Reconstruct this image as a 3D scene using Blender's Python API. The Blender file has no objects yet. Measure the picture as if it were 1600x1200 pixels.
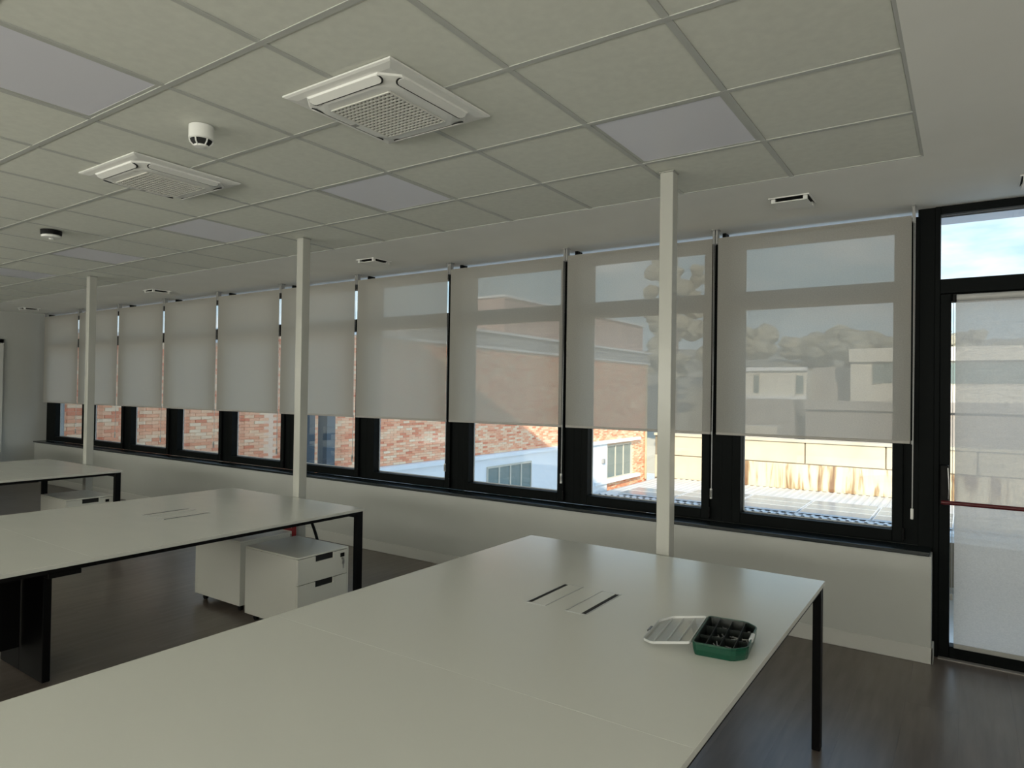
import bpy, bmesh, math, random
from mathutils import Matrix, Vector
random.seed(7)
PI = math.pi
S = bpy.context.scene
C = S.collection

# ------------------------------------------------------------------ camera
HC = 1.57
F_PX, YAW, PITCH, ROLL = 1045.63, 0.597446, 0.011054, 0.0139813
cy, sy, cp, sp = math.cos(YAW), math.sin(YAW), math.cos(PITCH), math.sin(PITCH)
f = Vector((-sy*cp, cy*cp, sp)); r = Vector((cy, sy, 0)); u = r.cross(f)
r2 = math.cos(ROLL)*r + math.sin(ROLL)*u; u2 = -math.sin(ROLL)*r + math.cos(ROLL)*u
cam_data = bpy.data.cameras.new('camera'); cam = bpy.data.objects.new('camera', cam_data); C.objects.link(cam)
M = Matrix((r2, u2, -f)).transposed().to_4x4(); M.translation = Vector((0, 0, HC))
cam.matrix_world = M
cam_data.sensor_width = 36; cam_data.lens = F_PX/1600*36; cam_data.clip_end = 500; cam_data.clip_start = 0.02
S.camera = cam

# ------------------------------------------------------------------ light
EXPOSURE = 0.0
SKY = 1.75
SUN = 6.0
BACK = 88.0
S.view_settings.view_transform = 'Standard'
try: S.view_settings.look = 'None'
except Exception: pass
S.view_settings.gamma = 1; S.view_settings.use_curve_mapping = False
S.view_settings.exposure = EXPOSURE
W = bpy.data.worlds.new('sky'); S.world = W; W.use_nodes = True
nt = W.node_tree; nt.nodes.clear()
def wn(t, **k):
    n = nt.nodes.new(t)
    for a, b in k.items(): setattr(n, a, b)
    return n
tc = wn('ShaderNodeTexCoord'); sep = wn('ShaderNodeSeparateXYZ'); nt.links.new(tc.outputs['Generated'], sep.inputs[0])
ramp = wn('ShaderNodeValToRGB'); nt.links.new(sep.outputs['Z'], ramp.inputs[0])
e = ramp.color_ramp.elements
e[0].position = 0.0; e[0].color = (.62, .73, .80, 1); e[1].position = .65; e[1].color = (.22, .45, .78, 1)
m_ = e.new(.16); m_.color = (.38, .57, .68, 1)
mp = wn('ShaderNodeMapping'); mp.inputs['Scale'].default_value = (2.6, 2.6, 9); nt.links.new(tc.outputs['Generated'], mp.inputs[0])
no = wn('ShaderNodeTexNoise'); no.inputs['Scale'].default_value = 2.4; no.inputs['Detail'].default_value = 7; nt.links.new(mp.outputs[0], no.inputs['Vector'])
cr = wn('ShaderNodeValToRGB'); nt.links.new(no.outputs['Fac'], cr.inputs[0])
cr.color_ramp.elements[0].position = .44; cr.color_ramp.elements[0].color = (0, 0, 0, 1)
cr.color_ramp.elements[1].position = .66; cr.color_ramp.elements[1].color = (.85, .85, .85, 1)
mx = wn('ShaderNodeMixRGB'); mx.inputs[2].default_value = (.74, .80, .83, 1)
nt.links.new(cr.outputs[0], mx.inputs[0]); nt.links.new(ramp.outputs[0], mx.inputs[1])
bg = wn('ShaderNodeBackground'); bg.inputs['Strength'].default_value = SKY; nt.links.new(mx.outputs[0], bg.inputs[0])
out = wn('ShaderNodeOutputWorld'); nt.links.new(bg.outputs[0], out.inputs[0])
sd = bpy.data.lights.new('sun', 'SUN'); sd.energy = SUN; sd.angle = .01; sd.color = (1, .88, .70)
so = bpy.data.objects.new('sun', sd); C.objects.link(so)
so.rotation_euler = Vector((-.45, 1, -.46)).to_track_quat('-Z', 'Y').to_euler()
# area lamps standing in for daylight at the shaded windows behind the camera
for i, xc in enumerate((-10.6, -7.6, -4.6, -1.6, 1.4)):
    ad = bpy.data.lights.new('window_daylight', 'AREA'); ad.shape = 'RECTANGLE'; ad.size = 2.2; ad.size_y = 1.35
    ad.energy = BACK; ad.color = (1, .985, .88)
    ao = bpy.data.objects.new('window_daylight', ad); C.objects.link(ao)
    ao.location = (xc, -3.36, 1.75); ao.rotation_euler = (PI/2, 0, 0)
    ao.rotation_euler = Vector((0, 1, 1.0)).to_track_quat('-Z', 'Z').to_euler()

for yc in (-1.9, 1.3):      # weaker lamps, put in together with the two unseen right-hand windows
    ad = bpy.data.lights.new('window_daylight', 'AREA'); ad.shape = 'RECTANGLE'; ad.size = 2.2; ad.size_y = 1.35
    ad.energy = BACK*.16; ad.color = (1, .985, .90)
    ao = bpy.data.objects.new('window_daylight', ad); C.objects.link(ao); ao.location = (2.98, yc, 1.75)
    ao.rotation_euler = Vector((-1, 0, .55)).to_track_quat('-Z', 'Z').to_euler()

# ------------------------------------------------------------------ materials
MATS = {}
def mat(name, col, rough=.5, metal=0, noise=None, bump=0, bscale=80, spec=None):
    if name in MATS: return MATS[name]
    m = bpy.data.materials.new(name); m.use_nodes = True; MATS[name] = m
    t = m.node_tree; b = t.nodes['Principled BSDF']
    b.inputs['Base Color'].default_value = (*col, 1); b.inputs['Roughness'].default_value = rough; b.inputs['Metallic'].default_value = metal
    if spec is not None: b.inputs['Specular IOR Level'].default_value = spec
    g = t.nodes.new('ShaderNodeNewGeometry') if (noise or bump) else None
    if noise:
        amt, sc = noise
        n = t.nodes.new('ShaderNodeTexNoise'); n.inputs['Scale'].default_value = sc; n.inputs['Detail'].default_value = 5
        t.links.new(g.outputs['Position'], n.inputs['Vector'])
        c = t.nodes.new('ShaderNodeValToRGB'); t.links.new(n.outputs['Fac'], c.inputs[0])
        c.color_ramp.elements[0].position = .3; c.color_ramp.elements[1].position = .7
        c.color_ramp.elements[0].color = (*[v*(1-amt) for v in col], 1); c.color_ramp.elements[1].color = (*[min(1, v*(1+amt)) for v in col], 1)
        t.links.new(c.outputs[0], b.inputs['Base Color'])
    if bump:
        n = t.nodes.new('ShaderNodeTexNoise'); n.inputs['Scale'].default_value = bscale; n.inputs['Detail'].default_value = 3
        t.links.new(g.outputs['Position'], n.inputs['Vector'])
        bp = t.nodes.new('ShaderNodeBump'); bp.inputs['Strength'].default_value = bump; bp.inputs['Distance'].default_value = .01
        t.links.new(n.outputs['Fac'], bp.inputs['Height']); t.links.new(bp.outputs[0], b.inputs['Normal'])
    return m
def N(m, t, **k):
    n = m.node_tree.nodes.new(t)
    for a, b in k.items(): setattr(n, a, b)
    return n

wall_m = mat('wall_paint', (.49, .50, .475), .7, noise=(.03, 2), bump=.03, bscale=120)
ceil_m = mat('plasterboard', (.88, .88, .84), .8, noise=(.02, 3))
tile_m = mat('ceiling_tile', (.74, .75, .68), .75, noise=(.035, 26), bump=.05, bscale=300)
grid_m = mat('ceiling_grid_metal', (.52, .53, .50), .5)
led_m = mat('light_diffuser', (.80, .80, .88), .3)
dark_m = mat('anthracite_frame', (.004, .0055, .0055), .55, spec=.08)
sill_m = mat('sill_metal', (.010, .016, .018), .24, spec=.9)
white_m = mat('white_metal', (.78, .78, .75), .35)
post_m = mat('post_paint', (.47, .47, .43), .25)
plast_m = mat('white_plastic', (.80, .80, .77), .35)
black_m = mat('black_metal', (.003, .003, .0032), .5, spec=.15)
hole_m = mat('dark_recess', (.012, .012, .012), .8)
steel_m = mat('steel', (.55, .55, .55), .3, 1)
grey_m = mat('grey_plastic', (.35, .35, .34), .4)
ped_m = mat('pedestal_paint', (.72, .72, .66), .35)
red_m = mat('red_paint', (.085, .003, .006), .4)
redtape_m = mat('red_plastic', (.35, .01, .015), .5)
green_m = mat('green_plastic', (.003, .055, .030), .3)
dkgreen_m = mat('dark_green_plastic', (.0015, .006, .004), .5)
gasket_m = mat('pale_gasket', (.45, .48, .50), .4)
chain_m = mat('chain_plastic', (.55, .55, .54), .4)

# desktop: satin white laminate with faint smears in the gloss
desk_m = mat('white_laminate', (.63, .635, .59), .30)
t = desk_m.node_tree; b = t.nodes['Principled BSDF']
g = N(desk_m, 'ShaderNodeNewGeometry'); mpg = N(desk_m, 'ShaderNodeMapping'); mpg.inputs['Scale'].default_value = (1.5, 3.5, 1)
n = N(desk_m, 'ShaderNodeTexNoise'); n.inputs['Scale'].default_value = 2.0; n.inputs['Detail'].default_value = 3; n.inputs['Distortion'].default_value = 0
t.links.new(g.outputs['Position'], mpg.inputs[0]); t.links.new(mpg.outputs[0], n.inputs['Vector'])
c = N(desk_m, 'ShaderNodeMapRange'); c.inputs[1].default_value = 0; c.inputs[2].default_value = 1; c.inputs[3].default_value = .20; c.inputs[4].default_value = .27
t.links.new(n.outputs['Fac'], c.inputs[0]); t.links.new(c.outputs[0], b.inputs['Roughness'])

# floor vinyl
floor_m = mat('vinyl_plank', (.1, .08, .07), .30)
t = floor_m.node_tree; b = t.nodes['Principled BSDF']
g = N(floor_m, 'ShaderNodeNewGeometry'); oi = N(floor_m, 'ShaderNodeObjectInfo')
mpg = N(floor_m, 'ShaderNodeMapping'); mpg.inputs['Scale'].default_value = (22, 2.2, 1)
t.links.new(g.outputs['Position'], mpg.inputs[0])
n = N(floor_m, 'ShaderNodeTexNoise'); n.inputs['Scale'].default_value = 1.0; n.inputs['Detail'].default_value = 6; n.noise_dimensions = '4D'
t.links.new(mpg.outputs[0], n.inputs['Vector'])
mm = N(floor_m, 'ShaderNodeMath', operation='MULTIPLY'); mm.inputs[1].default_value = 20; t.links.new(oi.outputs['Random'], mm.inputs[0]); t.links.new(mm.outputs[0], n.inputs['W'])
cl = N(floor_m, 'ShaderNodeTexNoise'); cl.inputs['Scale'].default_value = 1.6; cl.inputs['Detail'].default_value = 4; t.links.new(g.outputs['Position'], cl.inputs['Vector'])
ad1 = N(floor_m, 'ShaderNodeMath', operation='MULTIPLY_ADD'); ad1.inputs[1].default_value = .55; t.links.new(n.outputs['Fac'], ad1.inputs[0])
ad2 = N(floor_m, 'ShaderNodeMath', operation='MULTIPLY_ADD'); ad2.inputs[1].default_value = .35; ad2.inputs[2].default_value = 0; t.links.new(cl.outputs['Fac'], ad2.inputs[0])
ad3 = N(floor_m, 'ShaderNodeMath', operation='MULTIPLY_ADD'); ad3.inputs[1].default_value = .04; t.links.new(oi.outputs['Random'], ad3.inputs[0]); t.links.new(ad2.outputs[0], ad3.inputs[2]); t.links.new(ad3.outputs[0], ad1.inputs[2])
c = N(floor_m, 'ShaderNodeValToRGB'); c.color_ramp.elements[0].position = .3; c.color_ramp.elements[0].color = (.095, .074, .060, 1)
c.color_ramp.elements[1].position = .72; c.color_ramp.elements[1].color = (.20, .168, .145, 1)
t.links.new(ad1.outputs[0], c.inputs[0]); t.links.new(c.outputs[0], b.inputs['Base Color'])

def glass_mat(name, tint=(.985, .99, .985), gloss=.05):
    m = bpy.data.materials.new(name); m.use_nodes = True; t = m.node_tree; t.nodes.clear()
    o = t.nodes.new('ShaderNodeOutputMaterial'); mix = t.nodes.new('ShaderNodeMixShader')
    tr = t.nodes.new('ShaderNodeBsdfTransparent'); tr.inputs[0].default_value = (*tint, 1)
    gl = t.nodes.new('ShaderNodeBsdfGlossy'); gl.inputs['Roughness'].default_value = .01
    lw = t.nodes.new('ShaderNodeLayerWeight'); lw.inputs[0].default_value = .25
    ma = t.nodes.new('ShaderNodeMath'); ma.operation = 'MULTIPLY_ADD'; ma.inputs[1].default_value = .35; ma.inputs[2].default_value = gloss*.5
    t.links.new(lw.outputs['Fresnel'], ma.inputs[0]); t.links.new(ma.outputs[0], mix.inputs[0])
    t.links.new(tr.outputs[0], mix.inputs[1]); t.links.new(gl.outputs[0], mix.inputs[2]); t.links.new(mix.outputs[0], o.inputs[0])
    return m
glass_m = glass_mat('window_glass')
lid_m = glass_mat('clear_plastic', (.93, .93, .92), .03)

def fabric_mat(name, open_, tl, df, col):
    m = bpy.data.materials.new(name); m.use_nodes = True; t = m.node_tree; t.nodes.clear()
    o = t.nodes.new('ShaderNodeOutputMaterial')
    tr = t.nodes.new('ShaderNodeBsdfTransparent')
    tlb = t.nodes.new('ShaderNodeBsdfTranslucent'); tlb.inputs[0].default_value = (*[v*tl for v in col], 1)
    dfb = t.nodes.new('ShaderNodeBsdfDiffuse'); dfb.inputs[0].default_value = (*[v*df for v in col], 1)
    ad = t.nodes.new('ShaderNodeAddShader'); t.links.new(tlb.outputs[0], ad.inputs[0]); t.links.new(dfb.outputs[0], ad.inputs[1])
    g = t.nodes.new('ShaderNodeTexCoord'); mp = t.nodes.new('ShaderNodeMapping'); mp.inputs['Scale'].default_value = (1, 1, 1.6)
    n = t.nodes.new('ShaderNodeTexNoise'); n.inputs['Scale'].default_value = 120; n.inputs['Detail'].default_value = 2
    t.links.new(g.outputs['Object'], mp.inputs[0]); t.links.new(mp.outputs[0], n.inputs['Vector'])
    mr = t.nodes.new('ShaderNodeMapRange'); mr.inputs[1].default_value = .3; mr.inputs[2].default_value = .7
    mr.inputs[3].default_value = open_*.55; mr.inputs[4].default_value = open_*1.45; t.links.new(n.outputs['Fac'], mr.inputs[0])
    mix = t.nodes.new('ShaderNodeMixShader'); t.links.new(mr.outputs[0], mix.inputs[0]); t.links.new(ad.outputs[0], mix.inputs[1]); t.links.new(tr.outputs[0], mix.inputs[2])
    lw = t.nodes.new('ShaderNodeLayerWeight'); lw.inputs[0].default_value = .5   # the open weave closes up at a slant
    ob = t.nodes.new('ShaderNodeMapRange'); ob.inputs[1].default_value = .42; ob.inputs[2].default_value = .14; ob.inputs[3].default_value = 0; ob.inputs[4].default_value = 1
    mu = t.nodes.new('ShaderNodeMath'); mu.operation = 'MULTIPLY'
    t.links.new(lw.outputs['Facing'], ob.inputs[0]); t.links.new(ob.outputs[0], mu.inputs[0]); t.links.new(mr.outputs[0], mu.inputs[1]); t.links.new(mu.outputs[0], mix.inputs[0])
    t.links.new(mix.outputs[0], o.inputs[0]); return m
fabric_m = fabric_mat('screen_fabric', .125, .175, .33, (.95, .92, .83))
doorfab_m = fabric_mat('door_screen_fabric', .12, .31, .36, (.97, .93, .87))

# brick, with its colour from each brick
def brick_mat():
    m = bpy.data.materials.new('brick_clay'); m.use_nodes = True; t = m.node_tree; b = t.nodes['Principled BSDF']; b.inputs['Roughness'].default_value = .85
    g = N(m, 'ShaderNodeNewGeometry'); oi = N(m, 'ShaderNodeObjectInfo')
    a = N(m, 'ShaderNodeMath', operation='ADD'); fr = N(m, 'ShaderNodeMath', operation='FRACT')
    t.links.new(g.outputs['Random Per Island'], a.inputs[0]); t.links.new(oi.outputs['Random'], a.inputs[1]); t.links.new(a.outputs[0], fr.inputs[0])
    c = N(m, 'ShaderNodeValToRGB'); cr = c.color_ramp
    cr.elements[0].position = 0; cr.elements[0].color = (.80, .27, .15, 1); cr.elements[1].position = 1; cr.elements[1].color = (.99, .78, .55, 1)
    for p, k in ((.2, (.93, .43, .25)), (.5, (.97, .52, .32)), (.75, (.98, .63, .40))):
        q = cr.elements.new(p); q.color = (*k, 1)
    t.links.new(fr.outputs[0], c.inputs[0]); t.links.new(c.outputs[0], b.inputs['Base Color']); return m
brick_m = brick_mat()
mortar_m = mat('mortar', (.96, .70, .52), .9)
render_m = mat('white_render', (.88, .90, .91), .8, noise=(.03, 1))
concrete_m = mat('pale_concrete', (.58, .52, .39), .85, noise=(.10, .9), bump=.2, bscale=6)
grey_out_m = mat('grey_roofing', (.42, .44, .46), .6, noise=(.1, 1))
sheet_m = mat('corrugated_sheet', (.62, .62, .60), .5, noise=(.08, .8))
panel_m = mat('solar_cells', (.27, .33, .36), .25)
ground_m = mat('yard_concrete', (.72, .72, .69), .9, noise=(.1, .4))
darkwin_m = mat('dark_window_glass', (.20, .26, .25), .12)
pink_m = mat('tiled_upper_wall', (.55, .38, .33), .9, noise=(.15, 1.5))
light_bld_m = mat('light_facade', (.80, .76, .66), .85, noise=(.05, .5))
mid_bld_m = mat('mid_facade', (.42, .39, .36), .85, noise=(.1, .5))
leaf_m = mat('pine_foliage', (.34, .32, .25), .9, noise=(.25, 1.2))  # foliage lightened so that distance haze sits in its colour
trunk_m = mat('bark', (.16, .12, .09), .9)
hill_m = mat('hillside_scrub', (.36, .34, .28), .95, noise=(.3, .15))
slate_m = mat('slate_column', (.11, .15, .19), .5)
# stained base of the concrete wall: run-off streaks with a shape of their own
stain_m = mat('stained_concrete', (.5, .42, .28), .9)
t = stain_m.node_tree; b = t.nodes['Principled BSDF']
g = N(stain_m, 'ShaderNodeNewGeometry'); mpg = N(stain_m, 'ShaderNodeMapping'); mpg.inputs['Scale'].default_value = (1.5, 1, .22)
n = N(stain_m, 'ShaderNodeTexNoise'); n.inputs['Scale'].default_value = 2.0; n.inputs['Detail'].default_value = 9; n.inputs['Distortion'].default_value = .5
t.links.new(g.outputs['Position'], mpg.inputs[0]); t.links.new(mpg.outputs[0], n.inputs['Vector'])
c = N(stain_m, 'ShaderNodeValToRGB'); cr = c.color_ramp
cr.elements[0].position = .34; cr.elements[0].color = (.20, .11, .06, 1); cr.elements[1].position = .60; cr.elements[1].color = (.70, .63, .46, 1)
q = cr.elements.new(.43); q.color = (.36, .26, .14, 1); q = cr.elements.new(.50); q.color = (.64, .55, .38, 1)
t.links.new(n.outputs['Fac'], c.inputs[0]); t.links.new(c.outputs[0], b.inputs['Base Color'])

# ------------------------------------------------------------------ helpers
class MB:
    """collects simple solids into one mesh"""
    def __init__(s): s.bm = bmesh.new()
    def box(s, x0, x1, y0, y1, z0, z1, bev=0, seg=1):
        x0, x1 = min(x0, x1), max(x0, x1); y0, y1 = min(y0, y1), max(y0, y1); z0, z1 = min(z0, z1), max(z0, z1)
        r_ = bmesh.ops.create_cube(s.bm, size=1, matrix=Matrix.Translation(((x0+x1)/2, (y0+y1)/2, (z0+z1)/2)) @ Matrix.Diagonal((x1-x0, y1-y0, z1-z0, 1)))
        if bev:
            ed = list({e_ for v in r_['verts'] for e_ in v.link_edges})
            bmesh.ops.bevel(s.bm, geom=ed, offset=bev, segments=seg, affect='EDGES', profile=.5)
        return s
    def sheet(s, x0, x1, y, z0, z1):
        s.bm.faces.new([s.bm.verts.new(v) for v in ((x0, y, z0), (x1, y, z0), (x1, y, z1), (x0, y, z1))]); return s
    def cyl(s, p, q, rad, n=12, rad2=None):
        p, q = Vector(p), Vector(q); d = q-p; L = d.length
        m_ = Matrix.Translation((p+q)/2) @ d.to_track_quat('Z', 'Y').to_matrix().to_4x4()
        bmesh.ops.create_cone(s.bm, cap_ends=True, segments=n, radius1=rad, radius2=rad if rad2 is None else rad2, depth=L, matrix=m_)
        return s
    def tube(s, pts, rad, n=6):
        pts = [Vector(p) for p in pts]; rings = []
        for i, p in enumerate(pts):
            d = (pts[min(i+1, len(pts)-1)]-pts[max(i-1, 0)]).normalized()
            a = d.orthogonal().normalized() if i == 0 else (rings[-1][1] - d*rings[-1][1].dot(d)).normalized()
            b_ = d.cross(a)
            rings.append(([s.bm.verts.new(p+rad*(math.cos(2*PI*k/n)*a+math.sin(2*PI*k/n)*b_)) for k in range(n)], a))
        for i in range(len(rings)-1):
            A, B = rings[i][0], rings[i+1][0]
            for k in range(n): s.bm.faces.new((A[k], A[(k+1) % n], B[(k+1) % n], B[k]))
        s.bm.faces.new(rings[0][0][::-1]); s.bm.faces.new(rings[-1][0]); return s
    def prism(s, pts, z0, z1, pts2=None):
        """polygon pts (xy) at z0 to pts2 (or pts) at z1"""
        A = [s.bm.verts.new((x, y, z0)) for x, y in pts]; B = [s.bm.verts.new((x, y, z1)) for x, y in (pts2 or pts)]
        n = len(pts)
        s.bm.faces.new(A[::-1]); s.bm.faces.new(B)
        for k in range(n): s.bm.faces.new((A[k], A[(k+1) % n], B[(k+1) % n], B[k]))
        return s
    def lathe(s, prof, loc=(0, 0, 0), n=28):
        rings = []
        for rr, z in prof:
            rings.append([s.bm.verts.new((loc[0]+rr*math.cos(2*PI*k/n), loc[1]+rr*math.sin(2*PI*k/n), loc[2]+z)) for k in range(n)])
        for i in range(len(rings)-1):
            for k in range(n): s.bm.faces.new((rings[i][k], rings[i][(k+1) % n], rings[i+1][(k+1) % n], rings[i+1][k]))
        s.bm.faces.new(rings[0][::-1]); s.bm.faces.new(rings[-1]); return s
    def build(s, name, m, parent=None, smooth=False, label=None):
        bmesh.ops.recalc_face_normals(s.bm, faces=s.bm.faces)
        me = bpy.data.meshes.new(name); s.bm.to_mesh(me); s.bm.free(); me.materials.append(m)
        if smooth:
            for p in me.polygons: p.use_smooth = True
            try: me.set_sharp_from_angle(angle=math.radians(40))
            except Exception: pass
        o = bpy.data.objects.new(name, me); C.objects.link(o)
        if parent: o.parent = parent
        if label: o['label'] = label
        return o
def tag(o, label=None, cat=None, group=None, kind=None):
    if label: o['label'] = label
    if cat: o['category'] = cat
    if group: o['group'] = group
    if kind: o['kind'] = kind
    return o
def empty(name, loc=(0, 0, 0), rz=0):
    o = bpy.data.objects.new(name, None); C.objects.link(o); o.location = loc; o.rotation_euler = (0, 0, rz); o.empty_display_size = .1
    return o
def kids(o): return [c_ for c_ in bpy.data.objects if c_.parent == o]
def copy_tree(o, parent=None):
    c_ = o.copy(); C.objects.link(c_); c_.parent = parent
    for k in kids(o): copy_tree(k, c_)
    return c_
def struct(o, label, cat='setting'): return tag(o, label, cat, kind='structure')

# ------------------------------------------------------------------ room shell
H = 2.733
XL, XR, YF, YW = -12.60, 3.2, -3.6, 4.67
FY = 4.82           # face of the window frames
# floor and planks
fl = MB().box(XL-.2, XR+.2, YF-.2, 5.0, -.15, -.004).build('floor', mat('floor_screed', (.07, .058, .05), .8))
struct(fl, 'dark greyish brown plank floor of the office', 'floor')
PW, PL = .228, 1.52
pm = MB().box(-PW/2+.0002, PW/2-.0002, -PL/2+.0002, PL/2-.0002, -.004, 0).build('plank', floor_m, fl)
first = True; cnt = 0
ix = 0; x = 1.0
while x > -12.4:
    off = (ix*.61) % PL
    y = -.55+off-PL if x > -2.6 else .9+off-PL
    while y < 4.90:
        yc = y+PL/2
        if yc+PL/2 > (.2 if x > -2.6 else 1.3) and cnt < 298:
            o = pm if first else pm.copy()
            if not first: C.objects.link(o); o.parent = fl
            first = False; o.location = (x, yc if yc+PL/2 < 4.86 else yc, 0); cnt += 1
            if yc+PL/2 > 4.86:   # cut plank at the window wall
                o.scale = (1, (4.86-(yc-PL/2))/PL, 1); o.location = (x, ((yc-PL/2)+4.86)/2, 0)
                if (4.86-(yc-PL/2)) < .02: bpy.data.objects.remove(o); cnt -= 1
        y += PL
    x -= PW; ix += 1
rest = MB().box(1.12, XR, YF, 4.86, -.004, 0).box(XL, 1.12, YF, -.9, -.004, 0).build('plank', floor_m, fl); rest['kind'] = 'stuff'

# ceiling: plasterboard margin, tile field, backing above
TX0, TY0, TS = -1.979, 1.373, .6
I0, I1, J0, J1 = -3, 16, -7, 4          # tile field in grid indices
fx1, fx0, fy0, fy1 = TX0-TS*I0, TX0-TS*(I1+1), TY0+TS*J0, TY0+TS*J1
cb = MB().box(XL, XR, fy1, 4.95, H, H+.06).box(XL, XR, YF, fy0, H, H+.06).box(fx1, XR, fy0, fy1, H, H+.06).box(XL, fx0, fy0, fy1, H, H+.06)
cb.box(XL-.2, XR+.2, YF-.2, 5.0, H+.06, H+.20)
ceil = struct(cb.build('ceiling', ceil_m), 'pale plasterboard ceiling with a field of square tiles', 'ceiling')
led = {(2, -2), (2, 1), (2, 4), (2, 7), (2, 10), (2, 13), (-1, 1)}
tile = MB().box(-.2875, .2875, -.2875, .2875, .0035, .02, .0015).build('ceiling_tile', tile_m, ceil)
first = True
for j in range(J0, J1):
    for i in range(I0, I1+1):
        if (j, i) in led: continue
        o = tile if first else tile.copy()
        if not first: C.objects.link(o); o.parent = ceil
        first = False
        o.location = (TX0-TS*i-TS/2, TY0+TS*j+TS/2, H)
for i in range(I0, I1+2):
    xx = TX0-TS*i
    MB().box(xx-.012, xx+.012, fy0, fy1, H+.001, H+.030).build('grid_bar', grid_m, ceil)
for j in range(J0, J1+1):
    yy = TY0+TS*j
    MB().box(fx0, fx1, yy-.012, yy+.012, H+.0005, H+.0295).build('grid_bar', grid_m, ceil)
where = {(2, -2): 'square grey ceiling light panel nearest the window post, right of the big air conditioner',
         (2, 1): 'square grey ceiling light panel directly below the near air conditioner in the photo',
         (-1, 1): 'large square grey ceiling light panel at the top left of the photo',
         (2, 4): 'dim square ceiling light panel beyond the far air conditioner, above the middle post'}
proto = None
for (j, i) in sorted(led):
    if proto is None:
        rt = empty('ceiling_light'); proto = rt
        MB().box(-.286, .286, -.286, -.272, .004, .03).box(-.286, .286, .272, .286, .004, .03).box(-.286, -.272, -.272, .272, .004, .03).box(.272, .286, -.272, .272, .004, .03).build('frame', grid_m, rt)
        MB().box(-.272, .272, -.272, .272, .005, .03).build('diffuser', led_m, rt)
    else: rt = copy_tree(proto)
    rt.location = (TX0-TS*i-TS/2, TY0+TS*j+TS/2, H)
    if (j, i) in where: tag(rt, where[(j, i)], 'light', 'recessed light panels')
    elif j == 2: tag(rt, {7: 'faint ceiling light panel just beyond the second smoke detector', 10: 'faint ceiling light panel above the farthest post', 13: 'last ceiling light panel, next to the far end wall'}[i], 'light', 'recessed light panels')

# walls
x_end = -.170
wb = MB().box(XL, x_end, YW, FY+.12, 0, .628)
struct(wb.build('wall_back', wall_m), 'low white wall running under the row of windows', 'wall')
struct(MB().box(XL-.25, XL, YF-.2, 5.1, 0, H+.06).build('wall_left', wall_m), 'far white end wall beside the last window', 'wall')
wr = MB().box(XR, XR+.25, YF-.2, 5.1, 0, 1.0).box(XR, XR+.25, YF-.2, 5.1, 2.5, H+.06)
for ya_, yb_ in ((YF-.2, -3.1), (-.7, .1), (2.5, 5.1)): wr.box(XR, XR+.25, ya_, yb_, 1.0, 2.5)
for n_, yc_ in ((16, -1.9), (17, 1.3)):  # unseen windows added to go with the right-hand lamps
    rt = struct(empty('window_%d' % n_, (XR+.12, yc_, 1.0)), 'window in the right-hand wall with its shade lowered', 'window')
    MB().box(-.03, .03, -1.2, 1.2, 0, .06).box(-.03, .03, -1.2, 1.2, 1.44, 1.5).box(-.03, .03, -1.2, -1.14, .06, 1.44).box(-.03, .03, 1.14, 1.2, .06, 1.44).build('frame', dark_m, rt)
    MB().box(-.004, .004, -1.14, 1.14, .06, 1.44).build('pane', glass_m, rt)
    MB().box(-.053, -.05, -1.18, 1.18, .02, 1.48).build('shade', mat('opaque_shade', (.8, .79, .75), .9), rt)
struct(wr.build('wall_right', wall_m), 'white wall right of the glazed door, outside the view', 'wall')
struct(MB().box(.98, XR, YW, FY+.12, 0, H+.03).build('wall_back_pier', wall_m), 'white wall right of the glazed door', 'wall')
# wall behind the camera with five window openings
wf = MB().box(XL, XR, YF-.2, YF, 0, 1.0).box(XL, XR, YF-.2, YF, 2.5, H+.06)
xs = [XL, -11.8, -9.4, -8.8, -6.4, -5.8, -3.4, -2.8, -.4, .2, 2.6, XR]
for k in range(0, len(xs), 2): wf.box(xs[k], xs[k+1], YF-.2, YF, 1.0, 2.5)
struct(wf.build('wall_front', wall_m), 'white wall behind the camera with five windows', 'wall')
for k in range(1, len(xs)-1, 2):
    rt = struct(empty('window_%d' % (11+(k-1)//2), ((xs[k]+xs[k+1])/2, YF-.1, 1.0)), 'window behind the camera with its shade lowered', 'window')
    w_ = (xs[k+1]-xs[k])/2
    MB().box(-w_, w_, -.03, .03, 0, .06).box(-w_, w_, -.03, .03, 1.44, 1.5).box(-w_, -w_+.06, -.03, .03, .06, 1.44).box(w_-.06, w_, -.03, .03, .06, 1.44).build('frame', dark_m, rt)
    MB().box(-w_+.06, w_-.06, -.004, .004, .06, 1.44).build('pane', glass_m, rt)
    MB().box(-w_+.02, w_-.02, .05, .053, .02, 1.48).build('shade', mat('opaque_shade', (.8, .79, .75), .9), rt)  # unseen shade, added to keep the sun out of the room

# baseboard
struct(MB().box(XL, x_end+.012, YW-.013, YW, 0, .098, .003).box(x_end, x_end+.012, YW-.013, FY-.02, 0, .098, .003).build('baseboard_back', mat('baseboard_paint', (.58, .58, .55), .4)), 'white baseboard along the foot of the window wall', 'baseboard')
struct(MB().box(XL, XL+.013, 1.0, YW-.013, 0, .098, .003).build('baseboard_left', MATS['baseboard_paint']), 'white baseboard along the far end wall', 'baseboard')
# sill
struct(MB().box(XL, x_end-.008, YW-.022, FY+.02, .630, .656, .005, 2).build('trim_1', sill_m), 'long dark glossy metal window sill under all the windows', 'sill')

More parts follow.
